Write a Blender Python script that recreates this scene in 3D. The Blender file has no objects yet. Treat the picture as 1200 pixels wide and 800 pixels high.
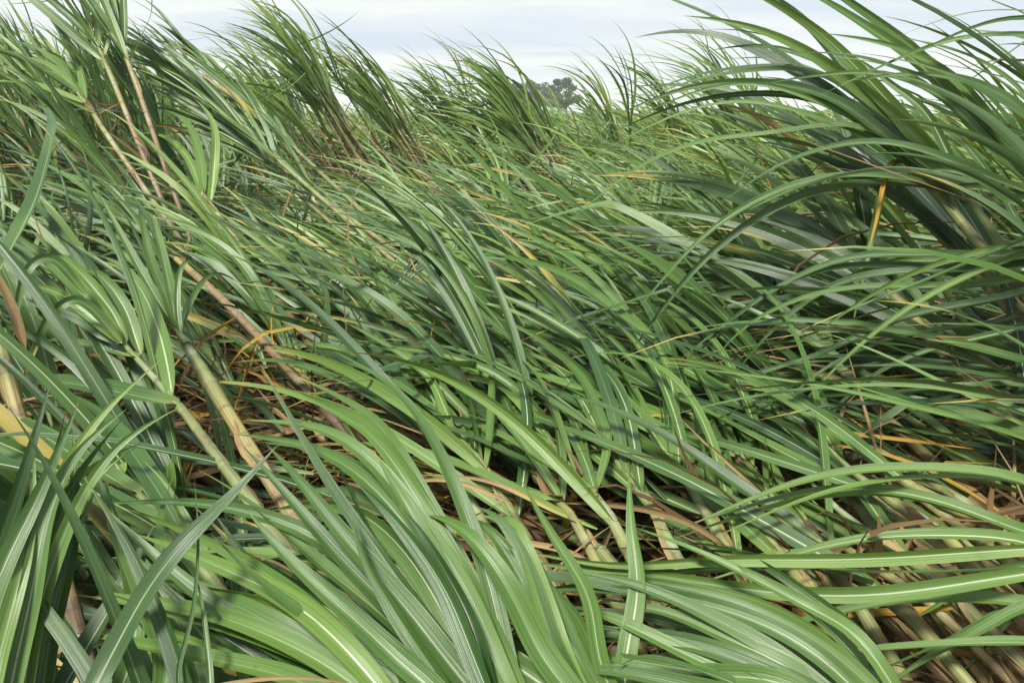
import bpy, math, random
import numpy as np
from mathutils import Vector

# ------------------------------------------------------------------ camera, sky, sun, exposure
S = bpy.context.scene
COL = S.collection
rng = np.random.default_rng(7)
random.seed(7)

CAM_H, F_PX, HORIZON = 1.75, 873.0, 132.0
PITCH = math.atan((400 - HORIZON) / F_PX)
cam = bpy.data.cameras.new('camera')
cam_o = bpy.data.objects.new('camera', cam)
COL.objects.link(cam_o)
cam_o.location = (0, 0, CAM_H)
cam_o.rotation_euler = (math.pi / 2 - PITCH, 0, 0)
cam.sensor_width = 36
cam.lens = 36 * F_PX / 1200
cam.clip_start = 0.05
cam.clip_end = 9000
S.camera = cam_o

SUN_EL, SUN_AZ = math.radians(62), math.radians(215)      # azimuth clockwise from +Y
W = bpy.data.worlds.new('World')
S.world = W
W.use_nodes = True


def nd(t, kind, **kw):
    n = t.nodes.new(kind)
    for k, v in kw.items():
        if k.startswith('i_'):
            key = k[2:]
            n.inputs[int(key) if key.isdigit() else key].default_value = v
        else:
            setattr(n, k, v)
    return n


def build_world():
    t = W.node_tree
    t.nodes.clear()
    L = t.links.new
    sky = nd(t, 'ShaderNodeTexSky', sky_type='NISHITA', sun_disc=False, sun_elevation=SUN_EL, sun_rotation=SUN_AZ,
             air_density=1.2, dust_density=2.0, ozone_density=1.5)
    bs = nd(t, 'ShaderNodeBackground', i_Strength=0.06)
    L(sky.outputs[0], bs.inputs[0])
    tc = nd(t, 'ShaderNodeTexCoord')
    sep = nd(t, 'ShaderNodeSeparateXYZ')
    L(tc.outputs['Generated'], sep.inputs[0])
    z = nd(t, 'ShaderNodeMath', operation='MAXIMUM', i_1=0.0)
    L(sep.outputs[2], z.inputs[0])
    z2 = nd(t, 'ShaderNodeMath', operation='ADD', i_1=0.12)
    L(z.outputs[0], z2.inputs[0])
    dx = nd(t, 'ShaderNodeMath', operation='DIVIDE')
    dy = nd(t, 'ShaderNodeMath', operation='DIVIDE')
    L(sep.outputs[0], dx.inputs[0]); L(z2.outputs[0], dx.inputs[1])
    L(sep.outputs[1], dy.inputs[0]); L(z2.outputs[0], dy.inputs[1])
    cb = nd(t, 'ShaderNodeCombineXYZ')
    L(dx.outputs[0], cb.inputs[0]); L(dy.outputs[0], cb.inputs[1])
    mp = nd(t, 'ShaderNodeMapping')
    mp.inputs['Scale'].default_value = (0.28, 0.75, 1)
    mp.inputs['Location'].default_value = (3.1, 1.35, 0)
    L(cb.outputs[0], mp.inputs[0])
    no = nd(t, 'ShaderNodeTexNoise', i_Scale=1.1, i_Detail=6.0, i_Roughness=0.55, i_Distortion=0.5)
    L(mp.outputs[0], no.inputs['Vector'])
    cr = nd(t, 'ShaderNodeValToRGB')
    e = cr.color_ramp.elements
    e[0].position, e[0].color = 0.40, (0.55, 0.64, 0.88, 1)
    e[1].position, e[1].color = 0.60, (1.0, 1.0, 1.0, 1)
    m = e.new(0.5); m.color = (0.75, 0.79, 0.93, 1)
    L(no.outputs[0], cr.inputs[0])
    bc = nd(t, 'ShaderNodeBackground', i_Strength=0.198)
    L(cr.outputs[0], bc.inputs[0])
    mx = nd(t, 'ShaderNodeMixShader', i_Fac=0.88)
    L(bs.outputs[0], mx.inputs[1]); L(bc.outputs[0], mx.inputs[2])
    out = nd(t, 'ShaderNodeOutputWorld')
    L(mx.outputs[0], out.inputs[0])


build_world()
sun = bpy.data.lights.new('sun', 'SUN')
sun.energy = 1.5
sun.angle = math.radians(13)
sun.color = (1.0, 0.96, 0.88)
sun_o = bpy.data.objects.new('sun', sun)
COL.objects.link(sun_o)
sd = Vector((math.sin(SUN_AZ) * math.cos(SUN_EL), math.cos(SUN_AZ) * math.cos(SUN_EL), math.sin(SUN_EL)))
sun_o.rotation_euler = sd.to_track_quat('Z', 'Y').to_euler()
S.view_settings.view_transform = 'Standard'
S.view_settings.look = 'None'
S.view_settings.exposure = 2.18
S.view_settings.gamma = 1.0
S.render.engine = 'CYCLES'
S.cycles.max_bounces = 6
S.cycles.transmission_bounces = 4
S.cycles.diffuse_bounces = 2
S.cycles.volume_bounces = 2
S.cycles.use_denoising = True
S.cycles.denoiser = 'OPENIMAGEDENOISE'
S.cycles.denoising_input_passes = 'RGB_ALBEDO_NORMAL'
S.cycles.denoising_prefilter = 'NONE'

# ------------------------------------------------------------------ helpers
_f = np.array([0, math.cos(PITCH), -math.sin(PITCH)])
_u = np.array([0, math.sin(PITCH), math.cos(PITCH)])
_r = np.array([1.0, 0, 0])
EYE = np.array([0, 0, CAM_H])


def P(px, py, d):
    """point of the place that lies d metres ahead on the line of sight of photo pixel (px, py)"""
    return EYE + d * (_f + (px - 600) / F_PX * _r + (400 - py) / F_PX * _u)


def proj(p):
    q = np.asarray(p, float) - EYE
    d = max(float(q @ _f), 0.05)
    return 600 + F_PX * q[0] / d, 400 - F_PX * float(q @ _u) / d, d


# places where the mat is open and the dead leaves and bare stems below can be seen (ellipses, photo pixels)
OPEN = ((295, 445, 120, 62), (1060, 690, 210, 120), (1010, 590, 110, 60), (650, 620, 135, 66), (130, 520, 110, 40), (400, 520, 70, 40))


def is_open(p, k=1.0):
    x, y, d = proj(p)
    return any(((x - a) / (c * k)) ** 2 + ((y - b) / (e * k)) ** 2 < 1 for a, b, c, e in OPEN)


def nrm(a):
    a = np.asarray(a, float)
    return a / (np.linalg.norm(a, axis=-1, keepdims=True) + 1e-9)


def sm(x, a, b):
    t = np.clip((x - a) / (b - a), 0, 1)
    return t * t * (3 - 2 * t)


def bend(B, D, Ln, pull, stiff, K, kink=None):
    """centre lines (N,K+1,3) of blades that start at B along D and bend towards pull"""
    N = len(B)
    pts = np.empty((N, K + 1, 3))
    pts[:, 0] = B
    d = nrm(D)
    for k in range(K):
        s = (k + 0.5) / K
        d = nrm(d + pull * (stiff * (0.25 + 2.6 * s ** 1.7) / K)[:, None])
        if kink is not None:          # snapped blades fold over at one place
            hit = (np.abs(s - kink[:, 0]) < 0.5 / K)
            d[hit] = nrm(d[hit] + kink[hit, 1:4])
        pts[:, k + 1] = pts[:, k] + d * (Ln / K)[:, None]
    return pts


def catmull(ctrl, K):
    c = np.asarray(ctrl, float)
    c = np.vstack([2 * c[0] - c[1], c, 2 * c[-1] - c[-2]])
    seg = np.linalg.norm(np.diff(c[1:-1], axis=0), axis=1)
    cum = np.concatenate([[0], np.cumsum(seg)])
    out = []
    for q in np.linspace(0, cum[-1], K + 1):
        i = min(int(np.searchsorted(cum, q, side='right')) - 1, len(seg) - 1)
        t = (q - cum[i]) / max(seg[i], 1e-6)
        p0, p1, p2, p3 = c[i], c[i + 1], c[i + 2], c[i + 3]
        out.append(0.5 * (2 * p1 + (p2 - p0) * t + (2 * p0 - 5 * p1 + 4 * p2 - p3) * t * t + (3 * p1 - p0 - 3 * p2 + p3) * t ** 3))
    return np.array(out)


def ribbons(C, face, Wd, roll, twist, fold, cross=5, dry=False, base_w=0.6):
    """blade surfaces round centre lines C (N,K+1,3): returns verts (N,K+1,cross,3) and uv (K+1,cross,2)"""
    N, K1, _ = C.shape
    T = nrm(np.gradient(C, axis=1))
    n = face[:, None, :] - (face[:, None, :] * T).sum(-1, keepdims=True) * T
    n = nrm(n)
    sd_ = np.cross(T, n)
    s = np.linspace(0, 1, K1)
    ang = roll[:, None] + twist[:, None] * s[None, :] ** 1.3
    ca, sa = np.cos(ang)[..., None], np.sin(ang)[..., None]
    side = sd_ * ca + n * sa
    nn = n * ca - sd_ * sa
    up = np.clip(s / 0.22, 0, 1)
    bw = np.broadcast_to(np.asarray(base_w, float), (N,))[:, None]
    w = (bw + (1 - bw) * (up * (2 - up))[None, :]) * (1 - np.clip((s - 0.25) / 0.75, 0, 1) ** 1.9)[None, :]
    w[:, -1] = 0.015
    u = np.linspace(-1, 1, cross)
    hw = 0.5 * Wd[:, None] * w
    rip = 0.0
    if cross >= 5:
        ph = rng.uniform(0, 6.28, (N, 1))
        fr = rng.uniform(9, 20, (N, 1))
        rip = 0.10 * np.sin(s[None, :] * fr + ph) * sm(s, 0.08, 0.3)[None, :]
    wv = rng.uniform(0, 6.28, (2, N, 1))
    wf = rng.uniform(5, 13, (2, N, 1))
    env = (sm(s, 0.1, 0.4) * (0.10 if K1 > 20 else 0.22))[None, :] * Wd[:, None]
    C = C + nn * (np.sin(s[None, :] * wf[0] + wv[0]) * env)[..., None] + side * (np.sin(s[None, :] * wf[1] * 0.7 + wv[1]) * env * 0.8)[..., None]
    wrap = np.exp(-s / 0.05)[None, :]
    fo = fold[:, None] + (1.05 - fold[:, None]) * wrap
    V = np.empty((N, K1, cross, 3))
    for j in range(cross):
        a = abs(u[j])
        lift = hw * (fo * a ** 1.05 + (rip * u[j] * a if cross >= 5 else 0.0))
        V[:, :, j] = C + side * (hw * u[j] * np.sqrt(np.maximum(1 - fo ** 2 * 0.6, 0.2)))[..., None] + nn * lift[..., None]
    uv = np.empty((K1, cross, 2))
    uv[..., 0] = (u[None, :] + 1) / 2
    uv[..., 1] = s[:, None]
    return V, uv


_faces_cache = {}


def grid_faces(K1, cross):
    key = (K1, cross)
    if key not in _faces_cache:
        a = np.arange(K1 * cross).reshape(K1, cross)
        q = np.stack([a[:-1, :-1], a[:-1, 1:], a[1:, 1:], a[1:, :-1]], -1).reshape(-1, 4)
        _faces_cache[key] = q
    return _faces_cache[key]


def mesh_from(name, verts, quads, uv=None, attrs=None, mat=None, smooth=True):
    me = bpy.data.meshes.new(name)
    nv, nf = len(verts), len(quads)
    me.vertices.add(nv)
    me.vertices.foreach_set('co', np.ascontiguousarray(verts, dtype=np.float32).ravel())
    k = quads.shape[1]
    me.loops.add(nf * k)
    me.loops.foreach_set('vertex_index', np.ascontiguousarray(quads, dtype=np.int32).ravel())
    me.polygons.add(nf)
    me.polygons.foreach_set('loop_start', np.arange(0, nf * k, k, dtype=np.int32))
    if smooth:
        me.polygons.foreach_set('use_smooth', np.ones(nf, dtype=bool))
    if uv is not None:
        l = me.uv_layers.new(name='UVMap')
        l.data.foreach_set('uv', np.ascontiguousarray(uv[quads.ravel()], dtype=np.float32).ravel())
    for an, av in (attrs or {}).items():
        a = me.attributes.new(an, 'FLOAT', 'POINT')
        a.data.foreach_set('value', np.ascontiguousarray(np.broadcast_to(av, nv), dtype=np.float32))
    if mat:
        me.materials.append(mat)
    me.update()
    return me


def link(name, me, parent=None, loc=None):
    o = bpy.data.objects.new(name, me)
    COL.objects.link(o)
    if parent is not None:
        o.parent = parent
    if loc is not None:
        o.location = loc
    return o


def tag(o, label=None, cat=None, group=None, kind=None):
    for k, v in (('label', label), ('category', cat), ('group', group), ('kind', kind)):
        if v:
            o[k] = v
    return o


# ------------------------------------------------------------------ materials
def new_mat(name):
    m = bpy.data.materials.new(name)
    m.use_nodes = True
    t = m.node_tree
    t.nodes.clear()
    return m, t, t.links.new


def attr(t, name):
    return nd(t, 'ShaderNodeAttribute', attribute_name=name)


def math_(t, L, op, a, b=None, c=None):
    n = nd(t, 'ShaderNodeMath', operation=op)
    for i, v in enumerate((a, b, c)):
        if v is None:
            continue
        if isinstance(v, (int, float)):
            n.inputs[i].default_value = v
        else:
            L(v, n.inputs[i])
    return n.outputs[0]


def mixc(t, L, fac, a, b, mode='MIX'):
    n = nd(t, 'ShaderNodeMix', data_type='RGBA', blend_type=mode)
    for sock, v in ((n.inputs[0], fac), (n.inputs[6], a), (n.inputs[7], b)):
        if isinstance(v, (int, float, tuple)):
            sock.default_value = v
        else:
            L(v, sock)
    return n.outputs[2]


def ramp(t, L, fac, stops):
    n = nd(t, 'ShaderNodeValToRGB')
    e = n.color_ramp.elements
    e[0].position, e[0].color = stops[0][0], (*stops[0][1], 1)
    e[1].position, e[1].color = stops[-1][0], (*stops[-1][1], 1)
    for p, c in stops[1:-1]:
        q = e.new(p)
        q.color = (*c, 1)
    L(fac, n.inputs[0])
    return n.outputs[0]


def rng_map(t, L, v, a, b, c=0.0, d=1.0):
    n = nd(t, 'ShaderNodeMapRange', clamp=True, interpolation_type='SMOOTHSTEP')
    L(v, n.inputs[0])
    for i, x in zip((1, 2, 3, 4), (a, b, c, d)):
        n.inputs[i].default_value = x
    return n.outputs[0]


def leaf_material():
    m, t, L = new_mat('cane_leaf')
    uv = nd(t, 'ShaderNodeUVMap')
    sp = nd(t, 'ShaderNodeSeparateXYZ')
    L(uv.outputs[0], sp.inputs[0])
    u, v = sp.outputs[0], sp.outputs[1]
    tone, dry = attr(t, 'tone').outputs['Fac'], attr(t, 'dry').outputs['Fac']
    geo = nd(t, 'ShaderNodeNewGeometry')
    au = math_(t, L, 'ABSOLUTE', math_(t, L, 'SUBTRACT', u, 0.5))
    # fine parallel veins
    cb = nd(t, 'ShaderNodeCombineXYZ')
    L(math_(t, L, 'MULTIPLY', u, 27.0), cb.inputs[0])
    L(math_(t, L, 'MULTIPLY', v, 0.9), cb.inputs[1])
    L(math_(t, L, 'MULTIPLY', tone, 61.0), cb.inputs[2])
    vein = nd(t, 'ShaderNodeTexNoise', i_Scale=1.0, i_Detail=2.0, i_Roughness=0.6)
    L(cb.outputs[0], vein.inputs['Vector'])
    cb2 = nd(t, 'ShaderNodeCombineXYZ')
    L(math_(t, L, 'MULTIPLY', u, 64.0), cb2.inputs[0])
    L(math_(t, L, 'MULTIPLY', v, 0.7), cb2.inputs[1])
    L(math_(t, L, 'MULTIPLY', tone, 83.0), cb2.inputs[2])
    vein2 = nd(t, 'ShaderNodeTexNoise', i_Scale=1.0, i_Detail=1.0)
    L(cb2.outputs[0], vein2.inputs['Vector'])
    vf = math_(t, L, 'ADD', math_(t, L, 'MULTIPLY', rng_map(t, L, vein.outputs[0], 0.32, 0.68), 0.6),
               math_(t, L, 'MULTIPLY', rng_map(t, L, vein2.outputs[0], 0.38, 0.62), 0.4))
    # slow blotches along the blade
    no = nd(t, 'ShaderNodeTexNoise', i_Scale=3.2, i_Detail=3.0)
    L(geo.outputs['Position'], no.inputs['Vector'])
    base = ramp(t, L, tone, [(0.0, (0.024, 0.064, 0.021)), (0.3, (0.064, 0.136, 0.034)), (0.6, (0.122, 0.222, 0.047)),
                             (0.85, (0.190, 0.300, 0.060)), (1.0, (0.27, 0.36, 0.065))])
    dark = mixc(t, L, 1.0, base, (0.42, 0.54, 0.44, 1), 'MULTIPLY')
    c = mixc(t, L, vf, dark, base)
    c = mixc(t, L, math_(t, L, 'MULTIPLY', rng_map(t, L, no.outputs[0], 0.45, 0.75), 0.35), c, (0.15, 0.24, 0.07, 1))
    # young base of the blade paler
    c = mixc(t, L, rng_map(t, L, v, 0.0, 0.16, 0.45, 0.0), c, (0.24, 0.33, 0.10, 1))
    # underside paler and bluer
    c = mixc(t, L, math_(t, L, 'MULTIPLY', geo.outputs['Backfacing'], 0.35), c, (0.14, 0.22, 0.11, 1))
    # midrib
    hash_ = math_(t, L, 'FRACT', math_(t, L, 'MULTIPLY', tone, 57.31))
    hw = math_(t, L, 'MULTIPLY', math_(t, L, 'MULTIPLY_ADD', v, -0.046, 0.058), math_(t, L, 'MULTIPLY_ADD', hash_, 0.55, 0.62))
    mid = rng_map(t, L, math_(t, L, 'DIVIDE', au, hw), 0.55, 1.15, 1.0, 0.0)
    mid = math_(t, L, 'MULTIPLY', mid, rng_map(t, L, v, 0.30, 0.90, 0.90, 0.12))
    mid = math_(t, L, 'MULTIPLY', mid, math_(t, L, 'MULTIPLY_ADD', math_(t, L, 'POWER', hash_, 1.6), 0.85, 0.15))
    mid = math_(t, L, 'MULTIPLY', mid, math_(t, L, 'MULTIPLY_ADD', geo.outputs['Backfacing'], -0.45, 1.0))
    c = mixc(t, L, mid, c, (0.52, 0.60, 0.38, 1))
    # yellowing and dry tips and edges
    dn = nd(t, 'ShaderNodeTexNoise', i_Scale=9.0, i_Detail=3.0)
    L(geo.outputs['Position'], dn.inputs['Vector'])
    dv = math_(t, L, 'ADD', math_(t, L, 'MULTIPLY_ADD', dn.outputs[0], 0.35, -0.17), math_(t, L, 'MULTIPLY_ADD', au, 0.25, v))
    th = math_(t, L, 'MULTIPLY_ADD', dry, -1.3, 1.30)
    df = math_(t, L, 'SUBTRACT', dv, th)
    yel = rng_map(t, L, df, -0.16, 0.02)
    brn = rng_map(t, L, df, 0.06, 0.34)
    c = mixc(t, L, yel, c, (0.36, 0.30, 0.07, 1))
    c = mixc(t, L, brn, c, (0.30, 0.20, 0.10, 1))
    # rust flecks
    sp_ = nd(t, 'ShaderNodeTexNoise', i_Scale=95.0, i_Detail=1.0)
    L(geo.outputs['Position'], sp_.inputs['Vector'])
    fl = math_(t, L, 'MULTIPLY', rng_map(t, L, sp_.outputs[0], 0.69, 0.76), rng_map(t, L, no.outputs[0], 0.42, 0.62))
    c = mixc(t, L, math_(t, L, 'MULTIPLY', fl, 0.7), c, (0.20, 0.13, 0.05, 1))
    pb = nd(t, 'ShaderNodeBsdfPrincipled', i_Roughness=0.34)
    pb.inputs['Specular IOR Level'].default_value = 0.5
    L(c, pb.inputs['Base Color'])
    bp = nd(t, 'ShaderNodeBump', i_Strength=0.30, i_Distance=0.002)
    L(math_(t, L, 'ADD', math_(t, L, 'MULTIPLY', vf, 0.6), math_(t, L, 'MULTIPLY', rng_map(t, L, math_(t, L, 'DIVIDE', au, hw), 0.3, 1.3, 1.0, 0.0), 1.2)), bp.inputs['Height'])
    L(bp.outputs[0], pb.inputs['Normal'])
    tr = nd(t, 'ShaderNodeBsdfTranslucent')
    ct = mixc(t, L, 1.0, c, (1.5, 1.35, 0.55, 1), 'MULTIPLY')
    L(ct, tr.inputs[0])
    mx = nd(t, 'ShaderNodeMixShader', i_Fac=0.22)
    L(pb.outputs[0], mx.inputs[1]); L(tr.outputs[0], mx.inputs[2])
    o = nd(t, 'ShaderNodeOutputMaterial')
    L(mx.outputs[0], o.inputs[0])
    return m


def dry_material():
    m, t, L = new_mat('dry_cane_leaf')
    uv = nd(t, 'ShaderNodeUVMap')
    sp = nd(t, 'ShaderNodeSeparateXYZ')
    L(uv.outputs[0], sp.inputs[0])
    tone = attr(t, 'tone').outputs['Fac']
    cb = nd(t, 'ShaderNodeCombineXYZ')
    L(math_(t, L, 'MULTIPLY', sp.outputs[0], 26.0), cb.inputs[0])
    L(math_(t, L, 'MULTIPLY', sp.outputs[1], 3.0), cb.inputs[1])
    L(math_(t, L, 'MULTIPLY', tone, 47.0), cb.inputs[2])
    n = nd(t, 'ShaderNodeTexNoise', i_Scale=1.0, i_Detail=3.0, i_Roughness=0.65)
    L(cb.outputs[0], n.inputs['Vector'])
    base = ramp(t, L, tone, [(0.0, (0.13, 0.075, 0.035)), (0.35, (0.23, 0.148, 0.068)), (0.65, (0.36, 0.262, 0.120)),
                             (0.86, (0.46, 0.35, 0.17)), (0.90, (0.50, 0.30, 0.06)), (1.0, (0.52, 0.36, 0.05))])
    c = mixc(t, L, rng_map(t, L, n.outputs[0], 0.3, 0.7), mixc(t, L, 1.0, base, (0.50, 0.45, 0.42, 1), 'MULTIPLY'), base)
    pb = nd(t, 'ShaderNodeBsdfPrincipled', i_Roughness=0.75)
    pb.inputs['Specular IOR Level'].default_value = 0.25
    L(c, pb.inputs['Base Color'])
    bp = nd(t, 'ShaderNodeBump', i_Strength=0.5, i_Distance=0.003)
    L(n.outputs[0], bp.inputs['Height'])
    L(bp.outputs[0], pb.inputs['Normal'])
    tr = nd(t, 'ShaderNodeBsdfTranslucent')
    L(c, tr.inputs[0])
    mx = nd(t, 'ShaderNodeMixShader', i_Fac=0.15)
    L(pb.outputs[0], mx.inputs[1]); L(tr.outputs[0], mx.inputs[2])
    o = nd(t, 'ShaderNodeOutputMaterial')
    L(mx.outputs[0], o.inputs[0])
    return m


def stalk_material():
    """age 0 at the root .. 1 at the growing top; ring 1 at a node, tone random per stalk"""
    m, t, L = new_mat('cane_stalk')
    age, ring, tone = (attr(t, k).outputs['Fac'] for k in ('age', 'ring', 'tone'))
    uv = nd(t, 'ShaderNodeUVMap')
    sp = nd(t, 'ShaderNodeSeparateXYZ')
    L(uv.outputs[0], sp.inputs[0])
    cb = nd(t, 'ShaderNodeCombineXYZ')
    L(math_(t, L, 'MULTIPLY', sp.outputs[0], 22.0), cb.inputs[0])
    L(math_(t, L, 'MULTIPLY', sp.outputs[1], 3.0), cb.inputs[1])
    L(math_(t, L, 'MULTIPLY', tone, 33.0), cb.inputs[2])
    n = nd(t, 'ShaderNodeTexNoise', i_Scale=1.0, i_Detail=4.0, i_Roughness=0.65)
    L(cb.outputs[0], n.inputs['Vector'])
    nf = n.outputs[0]
    a2 = math_(t, L, 'ADD', age, math_(t, L, 'MULTIPLY_ADD', nf, 0.30, -0.15))
    a2 = math_(t, L, 'ADD', a2, math_(t, L, 'MULTIPLY_ADD', tone, 0.16, -0.08))
    c = ramp(t, L, a2, [(0.0, (0.13, 0.085, 0.05)), (0.40, (0.23, 0.158, 0.080)), (0.62, (0.34, 0.26, 0.125)), (0.74, (0.34, 0.31, 0.10)),
                        (0.84, (0.22, 0.27, 0.085)), (1.0, (0.16, 0.25, 0.08))])
    c = mixc(t, L, rng_map(t, L, nf, 0.32, 0.60, 0.75, 0.0), c, (0.12, 0.085, 0.045, 1))
    bloom = nd(t, 'ShaderNodeTexNoise', i_Scale=7.0, i_Detail=3.0)
    geo = nd(t, 'ShaderNodeNewGeometry')
    L(geo.outputs['Position'], bloom.inputs['Vector'])
    c = mixc(t, L, math_(t, L, 'MULTIPLY', rng_map(t, L, bloom.outputs[0], 0.5, 0.72), 0.4), c, (0.38, 0.43, 0.30, 1))
    sooty = nd(t, 'ShaderNodeTexNoise', i_Scale=23.0, i_Detail=4.0)
    L(geo.outputs['Position'], sooty.inputs['Vector'])
    c = mixc(t, L, math_(t, L, 'MULTIPLY', rng_map(t, L, sooty.outputs[0], 0.54, 0.70), 0.65), c, (0.10, 0.062, 0.050, 1))
    c = mixc(t, L, math_(t, L, 'MULTIPLY', ring, 0.9), c, (0.085, 0.060, 0.035, 1))
    pb = nd(t, 'ShaderNodeBsdfPrincipled', i_Roughness=0.5)
    pb.inputs['Specular IOR Level'].default_value = 0.35
    L(c, pb.inputs['Base Color'])
    bp = nd(t, 'ShaderNodeBump', i_Strength=0.4, i_Distance=0.003)
    L(nf, bp.inputs['Height'])
    L(bp.outputs[0], pb.inputs['Normal'])
    o = nd(t, 'ShaderNodeOutputMaterial')
    L(pb.outputs[0], o.inputs[0])
    return m


def soil_material():
    m, t, L = new_mat('field_soil')
    geo = nd(t, 'ShaderNodeNewGeometry')
    n = nd(t, 'ShaderNodeTexNoise', i_Scale=6.0, i_Detail=8.0, i_Roughness=0.65)
    L(geo.outputs['Position'], n.inputs['Vector'])
    c = ramp(t, L, n.outputs[0], [(0.3, (0.035, 0.025, 0.016)), (0.5, (0.075, 0.052, 0.030)), (0.7, (0.13, 0.09, 0.05))])
    pb = nd(t, 'ShaderNodeBsdfPrincipled', i_Roughness=0.9)
    L(c, pb.inputs['Base Color'])
    bp = nd(t, 'ShaderNodeBump', i_Strength=0.8, i_Distance=0.03)
    L(n.outputs[0], bp.inputs['Height'])
    L(bp.outputs[0], pb.inputs['Normal'])
    o = nd(t, 'ShaderNodeOutputMaterial')
    L(pb.outputs[0], o.inputs[0])
    return m


def plain_material(name, a, b, scale, rough=0.8):
    m, t, L = new_mat(name)
    geo = nd(t, 'ShaderNodeNewGeometry')
    n = nd(t, 'ShaderNodeTexNoise', i_Scale=scale, i_Detail=5.0, i_Roughness=0.6)
    L(geo.outputs['Position'], n.inputs['Vector'])
    c = ramp(t, L, n.outputs[0], [(0.35, a), (0.65, b)])
    pb = nd(t, 'ShaderNodeBsdfPrincipled', i_Roughness=rough)
    L(c, pb.inputs['Base Color'])
    o = nd(t, 'ShaderNodeOutputMaterial')
    L(pb.outputs[0], o.inputs[0])
    return m


LEAF, DRY, STALK, SOIL = leaf_material(), dry_material(), stalk_material(), soil_material()
BARK = plain_material('tree_bark', (0.10, 0.075, 0.05), (0.17, 0.13, 0.09), 3.0)
CROWN = plain_material('tree_foliage', (0.035, 0.065, 0.030), (0.065, 0.105, 0.045), 0.6)
HILL = plain_material('far_woodland', (0.045, 0.075, 0.035), (0.075, 0.11, 0.05), 0.01)
FARCANE = plain_material('far_cane', (0.07, 0.13, 0.04), (0.12, 0.19, 0.06), 0.5)

# ------------------------------------------------------------------ setting
def build_ground():
    xs = np.concatenate([[-4000, -1200, -400, -120], np.linspace(-40, 40, 41), [120, 400, 1200, 4000]])
    ys = np.concatenate([[-60, -20], np.linspace(-6, 40, 36), [60, 100, 200, 500, 1200, 2500, 5000]])
    X, Y = np.meshgrid(xs, ys)
    Z = 0.05 * np.sin(X * 4.2) * (np.abs(X) < 41) * (Y < 41) + 0.0
    V = np.stack([X, Y, Z], -1).reshape(-1, 3)
    me = mesh_from('ground', V, grid_faces(len(ys), len(xs))[:, ::-1], mat=SOIL)
    tag(link('ground', me), kind='structure')


def build_hills():
    n = 160
    xs = np.linspace(-3800, 3800, n)
    h = 14 + 8 * np.sin(xs * 0.0031 + 1) + 6 * np.sin(xs * 0.011) + rng.uniform(0, 4, n)
    rows = []
    for k, (dy, f) in enumerate(((0, -0.2), (120, 0.75), (420, 1.0), (900, -0.2))):
        rows.append(np.stack([xs, np.full(n, 3000.0 + dy), h * f], -1))
    V = np.array(rows).reshape(-1, 3)
    me = mesh_from('hills', V, grid_faces(4, n)[:, ::-1], mat=HILL)
    tag(link('hills', me), kind='structure')


build_ground()
build_hills()

# ------------------------------------------------------------------ cane plants
CANE_REQ = []            # blades waiting to be built: (owner, name, K, cross, kind, params)


class Blades:
    """collects blade requests of one kind, then builds them all in one go"""

    def __init__(s, K, cross):
        s.K, s.cross, s.rows, s.owner, s.name, s.lines = K, cross, [], [], [], []

    def add(s, owner, name, B, D, Ln, Wd, pull, stiff, face, roll, twist, fold, tone, dry, mat, base_w=0.6):
        kk = (9, 0, 0, 0)
        if mat is LEAF and rng.random() < 0.10:
            kk = (rng.uniform(0.35, 0.75), *(rng.normal(0, 0.6, 3) + np.array([0, 0, -0.9])))
        s.rows.append((*B, *D, Ln, Wd, *pull, stiff, *face, roll, twist, fold, tone, dry, 0.6 if mat is LEAF else 0.12, *kk))
        s.owner.append(owner); s.name.append((name, mat)); s.lines.append(None)

    def add_line(s, owner, name, line, Wd, face, roll, twist, fold, tone, dry, mat):
        s.rows.append((*line[0], *nrm(line[1] - line[0]), 1.0, Wd, 0, 0, 0, 0, *face, roll, twist, fold, tone, dry, 0.6 if mat is LEAF else 0.15, 9, 0, 0, 0))
        s.owner.append(owner); s.name.append((name, mat)); s.lines.append(line)

    def geometry(s):
        R = np.array(s.rows)
        C = bend(R[:, 0:3], R[:, 3:6], R[:, 6], R[:, 8:11], R[:, 11], s.K, R[:, 21:25])
        for i, l in enumerate(s.lines):
            if l is not None:
                C[i] = l
        C[:, :, 2] = np.maximum(C[:, :, 2], 0.03)
        V, uv = ribbons(C, R[:, 12:15], R[:, 7], R[:, 15], R[:, 16], R[:, 17], s.cross, base_w=R[:, 20])
        return V, uv, R

    def build_objects(s):
        if not s.rows:
            return
        V, uv, R = s.geometry()
        N = len(R)
        q = grid_faces(s.K + 1, s.cross)
        uvf = uv.reshape(-1, 2)
        for i in range(N):
            own = s.owner[i]
            org = np.array(own.location)
            nm, mat = s.name[i]
            me = mesh_from(nm, V[i].reshape(-1, 3) - org, q, uvf, {'tone': R[i, 18], 'dry': R[i, 19]}, mat)
            link(nm, me, own)

    def build_stuff(s, name, mats):
        """one joined mesh; mats: list of materials used in the requests"""
        V, uv, R = s.geometry()
        N, K1, c, _ = V.shape
        nvp = K1 * c
        q = grid_faces(K1, c)
        Q = (q[None] + (np.arange(N) * nvp)[:, None, None]).reshape(-1, 4)
        me = mesh_from(name, V.reshape(-1, 3), Q, np.tile(uv.reshape(-1, 2), (N, 1)),
                       {'tone': np.repeat(R[:, 18], nvp), 'dry': np.repeat(R[:, 19], nvp)})
        for m in mats:
            me.materials.append(m)
        if len(mats) > 1:
            idx = np.array([mats.index(m) for _, m in s.name], dtype=np.int32)
            me.polygons.foreach_set('material_index', np.repeat(idx, len(q)))
        return tag(link(name, me), kind='stuff')


NEAR, MID = Blades(24, 5), Blades(11, 3)


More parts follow.
